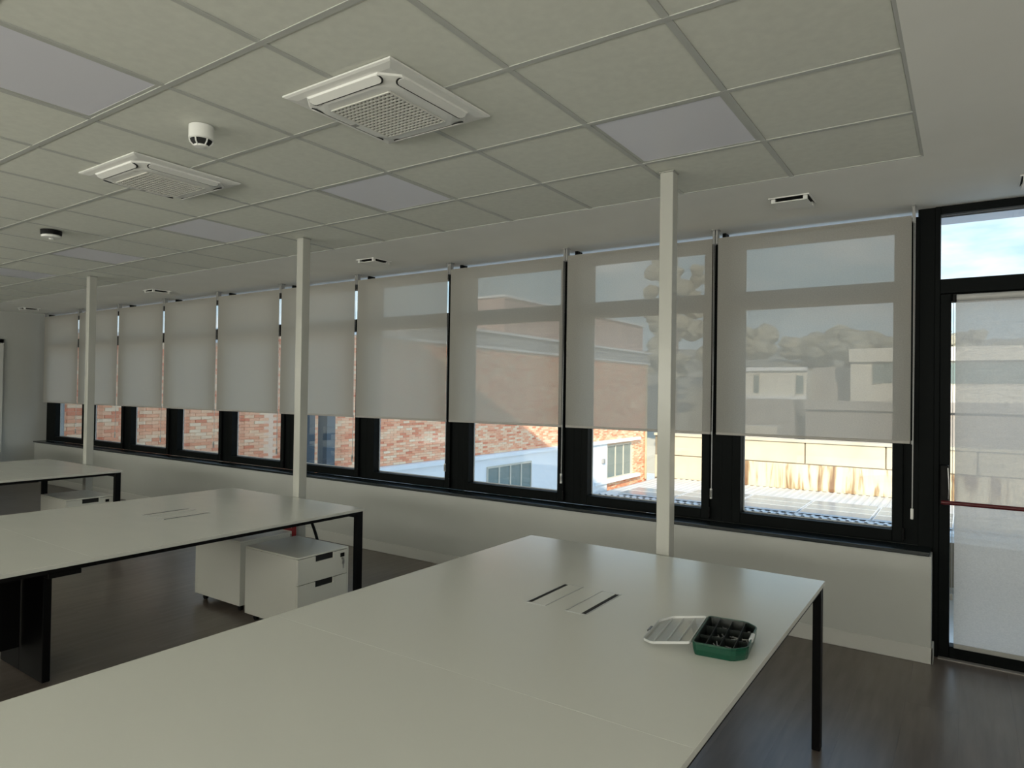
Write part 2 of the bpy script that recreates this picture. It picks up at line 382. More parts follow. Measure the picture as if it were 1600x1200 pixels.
# ------------------------------------------------------------------ windows
PER = 1.212
ZT, ZB = H, .656
for k in range(10):
    gx1 = -.385-PER*k; gx0 = -1.318-PER*k      # clear opening of the sash
    mx1 = gx1+.140 if k else x_end-.075; mx0 = gx0-.139
    if k == 9: mx0 = XL
    rt = struct(empty('window_%d' % (k+1), ((gx0+gx1)/2, FY, ZB)), '', 'window')
    ords = ['nearest to the glazed door', 'second from the glazed door, behind the near post', 'third from the glazed door, white annexe behind it', 'fourth from the glazed door',
            'fifth from the glazed door, dark columns outside it', 'sixth from the glazed door', 'fifth from the far end wall, brick behind it', 'third from the far end wall', 'second from the far end wall', 'nearest to the far end wall']
    if k == 6: ords[6] = 'fourth from the far end wall, brick behind it'
    rt['label'] = 'dark framed window with a shallow upper pane, '+ords[k]
    cx = (gx0+gx1)/2
    a0, a1, b0, b1 = mx0-cx, mx1-cx, gx0-cx, gx1-cx
    D = .10
    # fixed frame: side members, head, transom, foot (z measured from the sill)
    fr = MB()
    zt = ZT-ZB
    zh = 2.690-ZB
    fr.box(a0, b0-.052, .018, D, 0, zh, .002).box(b1+.052, a1, .018, D, 0, zh, .002)
    fr.box(a0, a0+.012, .018, D, zh, zt).box(a1-.012, a1, .018, D, zh, zt)
    fr.box(b0-.052, b1+.052, .018, D, 2.61-ZB, zh, .002)
    fr.box(b0-.052, b1+.052, .018, D, 2.225-ZB, 2.298-ZB, .002)
    fr.box(b0-.052, b1+.052, .018, D, 0, .022, .002)
    fr.box(b0-.052, b0, .018, D, 2.298-ZB, 2.61-ZB).box(b1, b1+.052, .018, D, 2.298-ZB, 2.61-ZB)
    fr.build('frame', dark_m, rt)
    MB().box(a0-.003, a0+.003, .0165, .0185, 0, zh).build('cover_strip', dark_m, rt)
    sa = MB(); o_ = .058
    s0, s1, t0, t1 = b0-o_, b1+o_, .012, 2.232-ZB
    z0, z1 = .738-ZB, 2.172-ZB
    sa.box(s0, b0, -.008, .085, t0, t1, .003).box(b1, s1, -.008, .085, t0, t1, .003).box(b0, b1, -.008, .085, t0, z0, .003).box(b0, b1, -.008, .085, z1, t1, .003)
    sh = sa.build('sash', dark_m, rt)
    MB().box(b0, b0+.008, .068, .078, z0, z1).box(b1-.008, b1, .068, .078, z0, z1).box(b0, b1, .068, .078, z0, z0+.008).build('gasket', gasket_m, sh)
    MB().box(b0, b1, .080, .084, z0, z1).build('pane', glass_m, sh)
    MB().box(b0, b1, .080, .084, 2.298-ZB, 2.61-ZB).build('pane', glass_m, rt)
    MB().box(a0+.012, a1-.012, .060, .064, zh, zt).build('clerestory_pane', glass_m, rt)  # added glazed slit, standing in for the bright strip above the blinds
    MB().cyl((s1+.004, -.016, .03), (s1+.004, -.016, .10), .007, 10).build('hinge', black_m, sh)
    MB().box(a0+.01, a1-.01, D, D+.10, .03, .055).build('outer_sill', mat('aluminium_flashing', (.62, .66, .68), .35, .6), rt)

# ------------------------------------------------------------------ glazed door
d = struct(empty('door_1', (0, FY, 0)), 'tall dark framed glazed door with a red panic bar and a window above it', 'door')
MB().box(x_end-.077, x_end+.004, .012, .11, 0, H, .002).box(x_end+.003, -.139, .0, .11, 0, H, .002).box(-.139, .94, .0, .11, 2.685, H, .002).box(-.139, .94, .0, .11, 2.200, 2.288, .002).box(.90, .98, .0, .11, 0, H, .002).build('frame', dark_m, d)
MB().box(-.139, .90, .05, .055, 2.288, 2.685).build('transom_pane', glass_m, d)
lf = MB().box(-.139, -.083, .006, .09, .004, 2.197, .003).box(.84, .897, .006, .09, .004, 2.197, .003).box(-.083, .84, .006, .09, .004, .075, .003).box(-.083, .84, .006, .09, 2.150, 2.197, .003).build('leaf', dark_m, d)
MB().box(-.083, .84, .055, .060, .075, 2.150).build('pane', glass_m, lf)
MB().box(-.139, .94, -.03, .10, -.002, .006).build('threshold', mat('threshold_metal', (.30, .28, .26), .4), d)
pb = MB().box(-.132, -.088, -.055, .004, .93, 1.165, .006, 2).build('lock_case', black_m, lf)
MB().tube([(-.090, -.058, .965), (-.087, -.066, 1.02), (-.089, -.066, 1.09), (-.092, -.058, 1.15)], .0025, 6).build('latch_lever', steel_m, pb)
MB().cyl((-.125, -.085, .947), (.90, -.085, .947), .0125, 14).cyl((-.11, -.085, .947), (-.11, -.04, .947), .011, 10).cyl((.87, -.085, .947), (.87, .006, .947), .011, 10).build('panic_bar', red_m, lf, True, 'dark red panic bar')

# blind hanging on the door leaf
bl = tag(empty('door_blind', (0, FY-.012, 0)), 'pale screen roller blind covering the glazed door behind the red bar', 'blind')
MB().cyl((-.055, -.006, 2.168), (.83, -.006, 2.168), .020, 16).build('roller', mat('roller_cover', (.5, .5, .49), .4), bl, True)
MB().sheet(-.060, .832, .004, .10, 2.165).build('fabric', doorfab_m, bl)
MB().box(-.060, .832, .000, .008, .075, .103, .003).build('bottom_bar', mat('blind_hem', (.38, .38, .36), .5), bl)
MB().box(-.076, -.056, -.02, .010, 2.142, 2.192, .003).build('bracket', black_m, bl)
MB().box(-.080, -.066, -.014, .002, .36, .40, .003).build('chain_clip', grey_m, bl)
ch = MB(); ch.tube([(-.071, -.01, z_) for z_ in (2.15, 1.2, .41)], .0016, 5).build('chain', grey_m, bl)

# ------------------------------------------------------------------ roller blinds in front of the windows
BY = 4.70; BP = 1.2147; BX0 = -.263
lab = ['nearest roller blind, beside the glazed door', 'roller blind behind the near white post', 'roller blind, third from the glazed door',
       'roller blind, first fully clear of the middle post on its right', 'roller blind behind the middle white post', 'roller blind immediately left of the middle post',
       'fourth roller blind from the far end wall', 'third roller blind from the far end wall', 'roller blind behind the farthest white post', 'farthest roller blind, beside the end wall']
wz = [.865, .872, .879, .872, .874, .866, .875, .892, .885, .876]
proto = None
for k in range(10):
    x1 = BX0-BP*k-.016; x0 = x1-BP+.032
    if proto is None:
        w = x1-x0; rt = empty('roller_blind'); proto = rt
        zt, zb = H-.062, 1.286
        MB().sheet(-w+.004, -.004, .0004, zb+.016, zt).build('fabric', fabric_m, rt)
        MB().box(-w+.004, -.004, -.004, .006, zb, zb+.018, .003).build('bottom_bar', mat('hem_bar', (.42, .40, .37), .5), rt)
        MB().cyl((-w+.006, .018, H-.080), (-.006, .018, H-.080), .017, 14).build('tube', fabric_m, rt, True)
        for xa_, xb_, xc_, xd_ in ((-w-.012, -w+.002, -w-.013, -w+.010), (-.002, .014, -.010, .017)):
            MB().box(xa_, xb_, -.004, .04, H-.102, H-.006, .002).box(xc_, xd_, -.012, .05, H-.006, H, .002).build('bracket', grey_m, rt)
        MB().box(.0, .010, -.004, .002, zb-.002, zb+.02, .001).build('end_cap', grey_m, rt)
    else: rt = copy_tree(proto)
    rt.location = (x1, BY, 0)
    tag(rt, 'lowered grey '+lab[k], 'blind', 'roller blinds on the window wall')
    # bead chain with its weight
    cz = wz[k]
    xa = .008
    MB().tube([(xa, -.010, H-.04), (xa+.001, -.010, 1.9), (xa, -.010, cz+.03)], .0017, 5).tube([(xa+.007, -.002, H-.04), (xa+.006, -.004, 1.9), (xa+.002, -.009, cz+.03)], .0013, 5).build('chain', chain_m, rt)
    MB().box(xa-.008, xa+.008, -.018, -.004, cz-.03, cz+.035, .004, 2).build('chain_weight', plast_m, rt)

# ------------------------------------------------------------------ posts
for nm, xx, lb in (('post', -1.306, 'nearest square white steel post, rising behind the near desk to the ceiling'),
                   ('post', -4.262, 'middle square white steel post, behind the second desk'),
                   ('post', -7.735, 'farthest square white steel post, behind the far desk')):
    o = tag(empty(nm, (xx, 3.366, 0)), lb, 'post', 'white posts in a row along the windows')
    MB().box(-.036, .036, -.036, .036, .006, H-.004, .004, 2).build('shaft', post_m, o)
    MB().box(-.06, .06, -.06, .06, 0, .006, .001).build('base_plate', post_m, o)
    MB().box(-.040, .040, -.040, .040, H-.004, H).build('top_plate', post_m, o)

# ------------------------------------------------------------------ bench desks
def make_desk(x0, x1, yf, label, seam=1.55, yn=-.16):
    w = x1-x0; rt = tag(empty('bench_desk', (x0, yf, 0)), label, 'desk')
    s_, n_ = seam-yf, yn-yf
    for a, b_ in ((s_+.0002, 0), (n_, s_-.0002)):
        dt = MB().box(0, w, a, b_, .721, .740, .0006).build('desktop', desk_m, rt)
        c0 = (a+b_)/2 + (-.03 if a > n_ else 0)
        if a == n_: continue
        for sgn in (-1, 1):
            e0 = w/2+sgn*.088-.044+ (0.0 if sgn < 0 else 0)
            g0, g1 = e0, e0+.088
            # frame flush ring, flap, dark slot on the outer side
            yA, yB = c0-.157, c0+.157
            fr = MB()
            fr.box(g0, g1, yA, yA+.005, .739, .7414).box(g0, g1, yB-.005, yB, .739, .7414).box(g0, g0+.004, yA+.005, yB-.005, .739, .7414).box(g1-.004, g1, yA+.005, yB-.005, .739, .7414)
            fr.build('cable_flap_frame', mat('satin_aluminium', (.50, .51, .51), .35, .5), dt)
            sx0, sx1 = (g0+.004, g0+.019) if sgn < 0 else (g1-.022, g1-.006)
            MB().box(sx0, sx1, yA+.012, yB-.012, .7395, .7406).build('cable_slot', hole_m, dt)
            fx0_, fx1_ = (sx1+.001, g1-.005) if sgn < 0 else (g0+.005, sx0-.001)
            MB().box(fx0_, fx1_, yA+.006, yB-.006, .739, .7412, .0005).build('cable_flap', desk_m, dt)
    lw, ll = .034, .055
    for yy in (-.008-ll, n_+.008):
        for xx in (.006, w-.006-lw):
            MB().box(xx, xx+lw, yy, yy+ll, .004, .719, .002).build('leg', black_m, rt)
    # frame under the top
    rb = MB()
    rb.box(.045, w-.045, -.008-ll+.008, -.016, .678, .718)
    rb.box(.045, w-.045, n_+.016, n_+.05, .678, .718)
    rb.box(.010, .030, n_+.06, -.065, .700, .718).box(w-.030, w-.010, n_+.06, -.065, .700, .718)
    rb.box(.4, .43, n_+.05, -.056, .69, .718).box(w-.43, w-.4, n_+.05, -.056, .69, .718)
    rb.build('underframe', black_m, rt)
    # middle support: upright cable riser and modesty panel
    MB().box(w/2-.03, w/2+.26, s_-.012, s_+.028, .004, .70, .003).box(w/2-.28, w/2-.03, s_-.012, s_+.028, .004, .70, .003).build('middle_support', black_m, rt)
    MB().box(w/2-.02, w/2-.002, s_-1.1, s_-.02, .14, .70, .002).build('modesty_panel', mat('charcoal_panel', (.005, .005, .005), .7, spec=.1), rt)
    MB().box(w-.075, w-.012, s_-.19, s_-.05, .676, .699, .002).box(w-.05, w-.03, s_-.17, s_-.07, .698, .72).build('bracket', black_m, rt)
    for (px_, py_) in ((.023, -.035), (w-.023, -.035), (.023, n_+.035), (w-.023, n_+.035)):
        MB().cyl((px_, py_, 0), (px_, py_, .006), .014, 12).build('levelling_foot', grey_m, rt)
    return rt
make_desk(-2.085, -.522, 3.283, 'large white bench desk nearest the camera with the green organiser on it')
make_desk(-5.045, -3.476, 3.300, 'second white bench desk, in the middle, with two drawer units under its window end')
make_desk(-8.55, -6.865, 3.300, 'third white bench desk at the far left, in front of the farthest post')
make_desk(-11.70, -10.04, 3.36, 'last white bench desk at the left edge of the photo, mostly cut off')

# ------------------------------------------------------------------ drawer pedestals (fronts face +x)
def make_pedestal(w=.55, dpt=.415, h=.45, z0=.05):
    rt = empty('drawer_unit')
    t_ = .012
    bd = MB().box(-w/2, w/2-.018, -dpt/2, dpt/2, z0, z0+h-t_, .002)
    bd.box(w/2-.018, w/2, dpt/2-.012, dpt/2, z0, z0+h-t_).build('body', ped_m, rt)
    MB().box(-w/2, w/2, -dpt/2, dpt/2, z0+h-t_+.001, z0+h, .002, 2).build('top', ped_m, rt)
    def front(za, zb):
        # drawer front with a notch cut in its top edge
        ya, yb = -dpt/2, dpt/2-.014
        na, nb = -.070, .080; nd = .038
        b_ = MB().box(w/2-.017, w/2, ya, yb, za, zb-nd).box(w/2-.017, w/2, ya, na, zb-nd, zb).box(w/2-.017, w/2, nb, yb, zb-nd, zb)
        o = b_.build('drawer', ped_m, rt)
        MB().box(w/2-.0175, w/2-.012, na, nb, zb-nd, zb+.002).build('handle_recess', hole_m, o)
        return o
    top_ = front(z0+.275, z0+h-t_-.003)
    front(z0+.006, z0+.270)
    MB().box(w/2-.0005, w/2+.004, .136, .170, z0+h-.060, z0+h-.034, .001).build('lock', black_m, top_)
    MB().cyl((w/2, .153, z0+h-.072), (w/2+.012, .153, z0+h-.072), .008, 10).box(w/2+.012, w/2+.014, .143, .163, z0+h-.105, z0+h-.080, .001).box(w/2+.012, w/2+.014, .150, .156, z0+h-.135, z0+h-.105).build('key', steel_m, top_)
    for sx in (-1, 1):
        for s_ in (-1, 1):
            MB().cyl((sx*(w/2-.06), s_*(dpt/2-.05)-.01, .020), (sx*(w/2-.06), s_*(dpt/2-.05)+.01, .020), .020, 14).box(sx*(w/2-.06)-.014, sx*(w/2-.06)+.014, s_*(dpt/2-.05)-.014, s_*(dpt/2-.05)+.014, .036, .051).build('caster', black_m, rt)
    return rt
p1 = make_pedestal(); p1.location = (-3.755, 2.955, 0)
tag(p1, 'white two-drawer unit with a key in its lock, under the middle desk', 'drawer unit', 'white drawer units under the desks')
p2 = copy_tree(p1); p2.location = (-4.445, 3.01, 0); p2.rotation_euler = (0, 0, PI)
p2['label'] = 'white drawer unit standing left of the one with the key, its plain side showing'
p3 = copy_tree(p1); p3.location = (-7.20, 3.04, 0)
p3['label'] = 'white drawer unit under the far left desk beside the farthest post'
# small loose things below the middle desk
st = tag(empty('red_strap', (-4.165, 3.245, .452)), 'short red strap hanging below the middle desk by the middle post', 'strap')
MB().box(-.022, .022, -.004, .004, 0, .266, .001).build('hanging_end', redtape_m, st)
MB().box(-.135, -.022, -.004, .004, .046, .068, .001).build('side_piece', redtape_m, st)
cb_ = MB(); pts = []
for q in range(16):
    a = q/15; pts.append((-4.05+.20*math.sin(a*PI*.72), 3.24, .700-.66*a**1.15))
cb_.tube(pts+[(-3.95, 3.27, .012), (-4.10, 3.33, .012)], .011, 8)
tag(cb_.build('cable', black_m, None, True), 'black cable curving down from the middle desk to the floor', 'cable')
c2 = MB().tube([(-6.80, 3.31, .012), (-6.70, 3.36, .012), (-6.60, 3.41, .012), (-6.45, 3.43, .012)], .010, 8)
tag(c2.build('floor_cable', black_m, None, True), 'dark cable lying on the floor past the far desk leg', 'cable')

# ------------------------------------------------------------------ organiser on the near desk
OX, OY, OZ, OR = -.655, 2.245, .7412, math.radians(7)
W_, D_, H_ = .168, .285, .042
og = tag(empty('organiser_box', (OX, OY, OZ), OR), 'small green organiser box with screws in its compartments, clear lid open', 'box')
def octo(w, dd, cr_, cl=.012):   # outline: large chamfers on the right (+x), small on the left
    q_ = cr_*.22
    return [(-w/2+cl, -dd/2), (w/2-cr_-q_*.6, -dd/2), (w/2-cr_+q_, -dd/2+q_*.7), (w/2-q_*.7, -dd/2+cr_-q_), (w/2, -dd/2+cr_+q_*.6), (w/2, dd/2-cr_-q_*.6), (w/2-q_*.7, dd/2-cr_+q_), (w/2-cr_+q_, dd/2-q_*.7), (w/2-cr_-q_*.6, dd/2),
            (-w/2+cl, dd/2), (-w/2+cl*.3, dd/2-cl*.3), (-w/2, dd/2-cl), (-w/2, -dd/2+cl), (-w/2+cl*.3, -dd/2+cl*.3)]
tr = MB(); o1, o2 = octo(W_-.012, D_-.016, .040), octo(W_, D_, .042)
i1, i2 = octo(W_-.020, D_-.022, .037), octo(W_-.008, D_-.008, .040)
def ring_prism(m_, layers):
    R_ = [[m_.bm.verts.new((x_, y_, z_)) for x_, y_ in p_] for p_, z_ in layers]; n_ = len(R_[0])
    m_.bm.faces.new(R_[0][::-1]); m_.bm.faces.new(R_[-1])
    for a_ in range(len(R_)-1):
        for k_ in range(n_): m_.bm.faces.new((R_[a_][k_], R_[a_][(k_+1) % n_], R_[a_+1][(k_+1) % n_], R_[a_+1][k_]))
ring_prism(tr, [(o1, 0), (octo(W_-.004, D_-.006, .041), .018), (octo(W_-.002, D_-.003, .042), H_-.008), (o2, H_-.006), (o2, H_), (i2, H_), (i1, .005)])
tr.build('tray', green_m, og)
li_ = MB(); ring_prism(li_, [(octo(W_-.0225, D_-.0245, .0365), .0052), (octo(W_-.009, D_-.009, .040), H_-.0015), (octo(W_-.012, D_-.012, .0395), H_-.0015), (octo(W_-.024, D_-.026, .036), .0060)]); li_.build('tray_lining', dkgreen_m, og)
fl_ = MB(); ring_prism(fl_, [(octo(W_-.022, D_-.024, .037), .0055), (octo(W_-.022, D_-.024, .037), .0065)]); fl_.build('tray_floor', dkgreen_m, og)
for k in (1, 2, 3):
    xx = -W_/2+W_*k/4
    MB().box(xx-.0009, xx+.0009, -D_/2+.012, D_/2-.012, .0066, H_-.003).build('divider', dkgreen_m, og)
for k in range(4):
    xa, xb = -W_/2+W_*k/4+.003, -W_/2+W_*(k+1)/4-.003
    if k == 0: xa += .006
    if k == 3: xb -= .009
    for yy in (-.045, .048): MB().box(xa, xb, yy-.0008, yy+.0008, .0066, H_-.006).build('divider', dkgreen_m, og)
screws = MB()
rnd = random.Random(3)
for (cx, cy_) in ((-.02, -.09), (-.02, 0), (.021, -.085), (.021, .0), (.060, -.075), (.060, 0), (-.02, .09), (.060, .075)):
    for q in range(9):
        a = rnd.random()*PI; L = .008+.006*rnd.random(); px_, py_ = cx+rnd.uniform(-.008, .008), cy_+rnd.uniform(-.022, .022); pz = .010+rnd.random()*.012
        screws.cyl((px_-L*math.cos(a), py_-L*math.sin(a), pz), (px_+L*math.cos(a), py_+L*math.sin(a), pz+rnd.uniform(-.003, .006)), .0018, 6)
        screws.cyl((px_-L*math.cos(a), py_-L*math.sin(a), pz), (px_-(L+.0015)*math.cos(a), py_-(L+.0015)*math.sin(a), pz), .0034, 8)
o = screws.build('screws', mat('dull_metal', (.45, .46, .46), .3, .6), og); o['kind'] = 'stuff'; o['label'] = 'loose screws and small fittings'
MB().box(W_/2-.010, W_/2+.002, -.030, .030, H_-.012, H_+.002, .003).build('latch', mat('clear_latch', (.62, .64, .64), .15), og)
ld = MB(); lo = [(-x_-W_-.004, y_) for x_, y_ in octo(W_, D_, .042)]; li = [(-x_-W_-.004, y_) for x_, y_ in octo(W_-.006, D_-.006, .041)]
def ringwall(m_, A, B, z0, z1):
    n_ = len(A); v = [[m_.bm.verts.new((x_, y_, z_)) for x_, y_ in P_] for P_, z_ in ((A, z0), (A, z1), (B, z1), (B, z0))]
    for a_ in range(4):
        for k_ in range(n_): m_.bm.faces.new((v[a_][k_], v[a_][(k_+1) % n_], v[(a_+1) % 4][(k_+1) % n_], v[(a_+1) % 4][k_]))
lidbase = MB().prism(lo, .001, .0022).build('lid', lid_m, og, label='clear plastic lid lying open')
rim = MB(); ringwall(rim, lo, li, .0022, .010); rim.build('lid_rim', mat('lid_edge', (.55, .56, .55), .12), lidbase)
for k in (1, 2, 3):
    xx = -W_/2-.004-W_*k/4
    MB().box(xx-.0010, xx+.0010, -D_/2+.010, D_/2-.010, .0022, .006).build('rib', MATS['lid_edge'], lidbase)
MB().box(-W_*1.5-.012, -W_*1.5-.002, -.022, .022, .004, .012, .002).build('lid_clasp', mat('clasp_dark', (.08, .08, .08), .2), lidbase)
lidbase.location = (0, 0, .0470); lidbase.rotation_euler = (0, math.radians(-10.3), 0)   # lid leans from the hinge down to the desk
for yy in (-.09, 0, .09): MB().cyl((-W_/2-.002, yy-.015, H_*.78), (-W_/2-.002, yy+.015, H_*.78), .003, 8).build('hinge', mat('hinge_plastic', (.5, .5, .48), .3), og)

# ------------------------------------------------------------------ ceiling cassettes
def make_ac():
    rt = empty('ceiling_air_conditioner'); h_ = .290
    sq = lambda a: [(-a, -a), (a, -a), (a, a), (-a, a)]
    m_ = MB(); ring_prism(m_, [(sq(h_+.006), 0), (sq(h_+.006), -.006), (sq(h_-.004), -.010), (sq(.255), -.015)]); m_.build('panel', plast_m, rt)
    def oc(a, c_): return [(-a+c_, -a), (a-c_, -a), (a, -a+c_), (a, a-c_), (a-c_, a), (-a+c_, a), (-a, a-c_), (-a, -a+c_)]
    m_ = MB(); ring_prism(m_, [(oc(.258, .06), -.012), (oc(.255, .065), -.021), (oc(.218, .075), -.037), (oc(.205, .075), -.039)]); bd = m_.build('body', plast_m, rt)
    # vanes: rounded flaps on the four slopes, each in a dark gap
    for q in range(4):
        rot = Matrix.Rotation(q*PI/2, 4, 'Z')
        def pt(a, s_, off):   # a along the side, s_ up the slope 0..1
            y = -(.2185+.036*s_); z = -.0368+.0155*s_
            nrm = Vector((0, -.40, -.917)).normalized()
            return rot @ (Vector((a, y, z))+nrm*off)
        def capsule(name, m__, L, lo_, hi_, o0, o1, par):
            ol = []; rr = (hi_-lo_)/2; mid = (hi_+lo_)/2; K = 6; rx = rr*.042
            for e_ in range(K+1):
                an = -PI/2+PI*e_/K; ol.append((L-rx+rx*math.cos(an), mid+rr*math.sin(an)))
            for e_ in range(K+1):
                an = PI/2+PI*e_/K; ol.append((-L+rx+rx*math.cos(an), mid+rr*math.sin(an)))
            mm_ = MB(); A = [mm_.bm.verts.new(pt(a, s_, o0)) for a, s_ in ol]; B = [mm_.bm.verts.new(pt(a, s_, o1)) for a, s_ in ol]
            mm_.bm.faces.new(A); mm_.bm.faces.new(B)
            for k_ in range(len(ol)): mm_.bm.faces.new((A[k_], A[(k_+1) % len(ol)], B[(k_+1) % len(ol)], B[k_]))
            return mm_.build(name, m__, par)
        sl = capsule('air_slot', hole_m, .196, -.02, .95, -.004, .0008, bd)
        capsule('vane', plast_m, .192, .12, 1.02, 0, .0035, rt)
    # intake grille: lattice with dark openings
    MB().box(-.160, .160, -.160, .160, -.0400, -.0392).build('intake', hole_m, bd)
    gr = MB(); n_ = 15; a = .160; p_ = 2*a/n_
    for k_ in range(n_+1):
        c_ = -a+k_*p_
        gr.box(c_-.0036, c_+.0036, -a, a, -.0450, -.0402).box(-a, a, c_-.0036, c_+.0036, -.0452, -.0404)
    gr.build('grille', mat('grille_plastic', (.70, .69, .64), .4), rt)
    MB().box(-.215, -.185, -.012, .012, -.0400, -.0388).build('badge', grey_m, bd)
    return rt
ac1 = make_ac(); ac1.location = (-1.965, 1.965, H)
tag(ac1, 'white square ceiling air conditioner cassette nearest the camera', 'air conditioner', 'ceiling air conditioners')
ac2 = copy_tree(ac1); ac2.location = (-3.72, 1.965, H)
ac2['label'] = 'white square ceiling air conditioner cassette farther away, at the left'
# smoke detectors
sm = tag(empty('smoke_detector', (-2.835, 1.672, H)), 'white round smoke detector on a tall white base between the air conditioners', 'smoke detector')
MB().lathe([(.052, 0), (.052, -.058), (.047, -.062)], n=32).build('base', plast_m, sm, True)
MB().lathe([(.046, -.062), (.044, -.066), (.030, -.086), (.0, -.088)][:3], n=32).build('sensor', hole_m, sm, True)
for q in range(6):
    a = q*PI/3; ca, sa_ = math.cos(a), math.sin(a)
    MB().tube([(.048*ca, .048*sa_, -.062), (.044*ca, .044*sa_, -.074), (.030*ca, .030*sa_, -.088)], .0035, 5).build('rib', plast_m, sm)
MB().lathe([(.031, -.085), (.029, -.092), (.012, -.095)], n=24).build('cap', plast_m, sm, True)
s2 = tag(empty('smoke_detector', (-5.72, 2.20, H)), 'white disc smoke detector on a black base at the far left ceiling', 'smoke detector')
MB().lathe([(.070, 0), (.068, -.030), (.060, -.034)], n=32).build('base', black_m, s2, True)
MB().lathe([(.060, -.034), (.066, -.040), (.062, -.052), (.035, -.058)], n=32).build('cover', plast_m, s2, True)
MB().lathe([(.018, -.058), (.014, -.066)], n=20).build('sensor', plast_m, s2, True)
# square air outlets in the plasterboard strip
def make_outlet():
    rt = empty('air_outlet'); a = .100
    MB().box(-a-.012, a+.012, -a-.012, -a-.006, -.006, 0).box(-a-.012, a+.012, a+.006, a+.012, -.006, 0).box(-a-.012, -a-.006, -a-.006, a+.006, -.006, 0).box(a+.006, a+.012, -a-.006, a+.006, -.006, 0).build('collar', plast_m, rt)
    MB().box(-a-.004, a+.004, -a-.004, a+.004, -.002, -.0004).build('opening', hole_m, rt)
    MB().box(-a, a, -a, a, -.030, -.023, .002).build('plate', white_m, rt)
    for sx in (-1, 1):
        for s_ in (-1, 1):
            MB().box(sx*(a-.012)-.011, sx*(a-.012)+.011, s_*(a-.012)-.011, s_*(a-.012)+.011, -.024, -.001).build('spacer', plast_m, rt)
    return rt
ou = make_outlet(); ou.location = (-.868, 4.225, H)
tag(ou, 'square white ceiling air outlet above the nearest blind', 'air outlet', 'ceiling air outlets along the windows')
for xx, lb in ((-4.44, 'square white ceiling air outlet just right of the middle post'), (-8.15, 'square ceiling air outlet between the middle and farthest posts'), (-11.85, 'farthest square ceiling air outlet, near the end wall'), (.335, 'square ceiling air outlet cut off at the right edge, above the door')):
    o = copy_tree(ou); o.location = (xx, 4.28 if xx < -1 else 4.46, H); o['label'] = lb

# plain grey door in the far end wall, at the left edge of the view
d2 = struct(empty('door_2', (XL, 3.70, 0)), 'grey door in the end wall at the left edge of the photo', 'door')
MB().box(0, .05, -.50, -.44, 0, 2.28).box(0, .05, .44, .50, 0, 2.28).box(0, .05, -.50, .50, 2.22, 2.28).build('frame', mat('door_frame_paint', (.60, .60, .58), .5), d2)
MB().box(.0, .035, -.44, .44, .01, 2.22).build('leaf', mat('door_leaf', (.46, .46, .43), .5), d2)
MB().cyl((.035, -.36, 1.0), (.075, -.36, 1.0), .010, 8).cyl((.075, -.36, 1.0), (.075, -.24, 1.0), .009, 8).build('handle', steel_m, d2)

# ================================================================== outside
BXW = -13.0
GZ = -6.0
struct(MB().box(-60, 60, 5.3, 140, GZ-.3, GZ).build('yard_ground', ground_m), 'pale concrete ground of the yard below the windows', 'ground')
# unseen block above, sized to shade the brick wing; storeys below the office
struct(MB().box(-13.0, 14, -4.2, 4.98, H+.215, 7.2).build('building_upper_floors', render_m), 'upper floors of the office building', 'building')
struct(MB().box(-13.0, 14, -4.2, 5.05, GZ, -.16).build('building_lower_floors', render_m), 'lower floors of the office building', 'building')
struct(MB().box(-13.0, 14, 4.99, 5.50, 2.765, 2.95).build('eave', mat('eave_paint', (.84, .84, .88), .7)), 'pale mauve soffit over the windows outside', 'eave')

# brick wing
bw = struct(MB().box(BXW-3, BXW-.012, 4.99, 9.5, GZ, 2.50).box(BXW-3, BXW-.012, 9.5, 31.0, GZ, 2.96).build('brick_wing', mortar_m), 'brick wing of the building across the yard, left of the windows', 'building')
BL, BH, JT = .24, .058, .0085
bmesh_proto = MB().box(-.02, 0, 0, BL, 0, BH).build('brick', brick_m, bw)
first = True; nb = 0; many = bmesh.new()
rb_ = random.Random(11)
verts, faces = [], []
row = 0; z = -2.95
singles = []
while z < 2.88:
    y = 5.05+(row % 2)*(BL+JT)/2
    while y+BL < 30.95:
        lit = (.50 <= z <= 1.38 and 5.0 <= y <= 10.4)
        hid = (z < -.50 and y < 26.3) or (-.52 > z and z > -2.3 and 26.2 < y+BL and y < 29.2)
        if y+BL > 9.45 and y < 9.45: y += BL+JT; continue
        if z > 2.42 and y < 9.5: y += BL+JT; continue
        if not hid:
            if lit and nb < 300:
                singles.append((y, z)); nb += 1
            else:
                dx = rb_.uniform(0, .006); b0 = len(verts)
                for xx in (BXW-.013, BXW+dx):
                    for yy in (y, y+BL):
                        for zz in (z, z+BH): verts.append((xx, yy, zz))
                faces += [(b0+4, b0+6, b0+7, b0+5), (b0, b0+4, b0+5, b0+1), (b0+2, b0+3, b0+7, b0+6), (b0+1, b0+5, b0+7, b0+3), (b0, b0+2, b0+6, b0+4)]
        y += BL+JT
    z += BH+JT; row += 1
for (y, z) in singles:
    o = bmesh_proto if first else bmesh_proto.copy()
    if not first: C.objects.link(o); o.parent = bw
    first = False; o.location = (BXW+rb_.uniform(0, .006), y, z)
me = bpy.data.meshes.new('bricks'); me.from_pydata(verts, [], faces); me.materials.append(brick_m); me.update()
o = bpy.data.objects.new('brick_courses', me); C.objects.link(o); o.parent = bw; o['kind'] = 'stuff'
many.free()
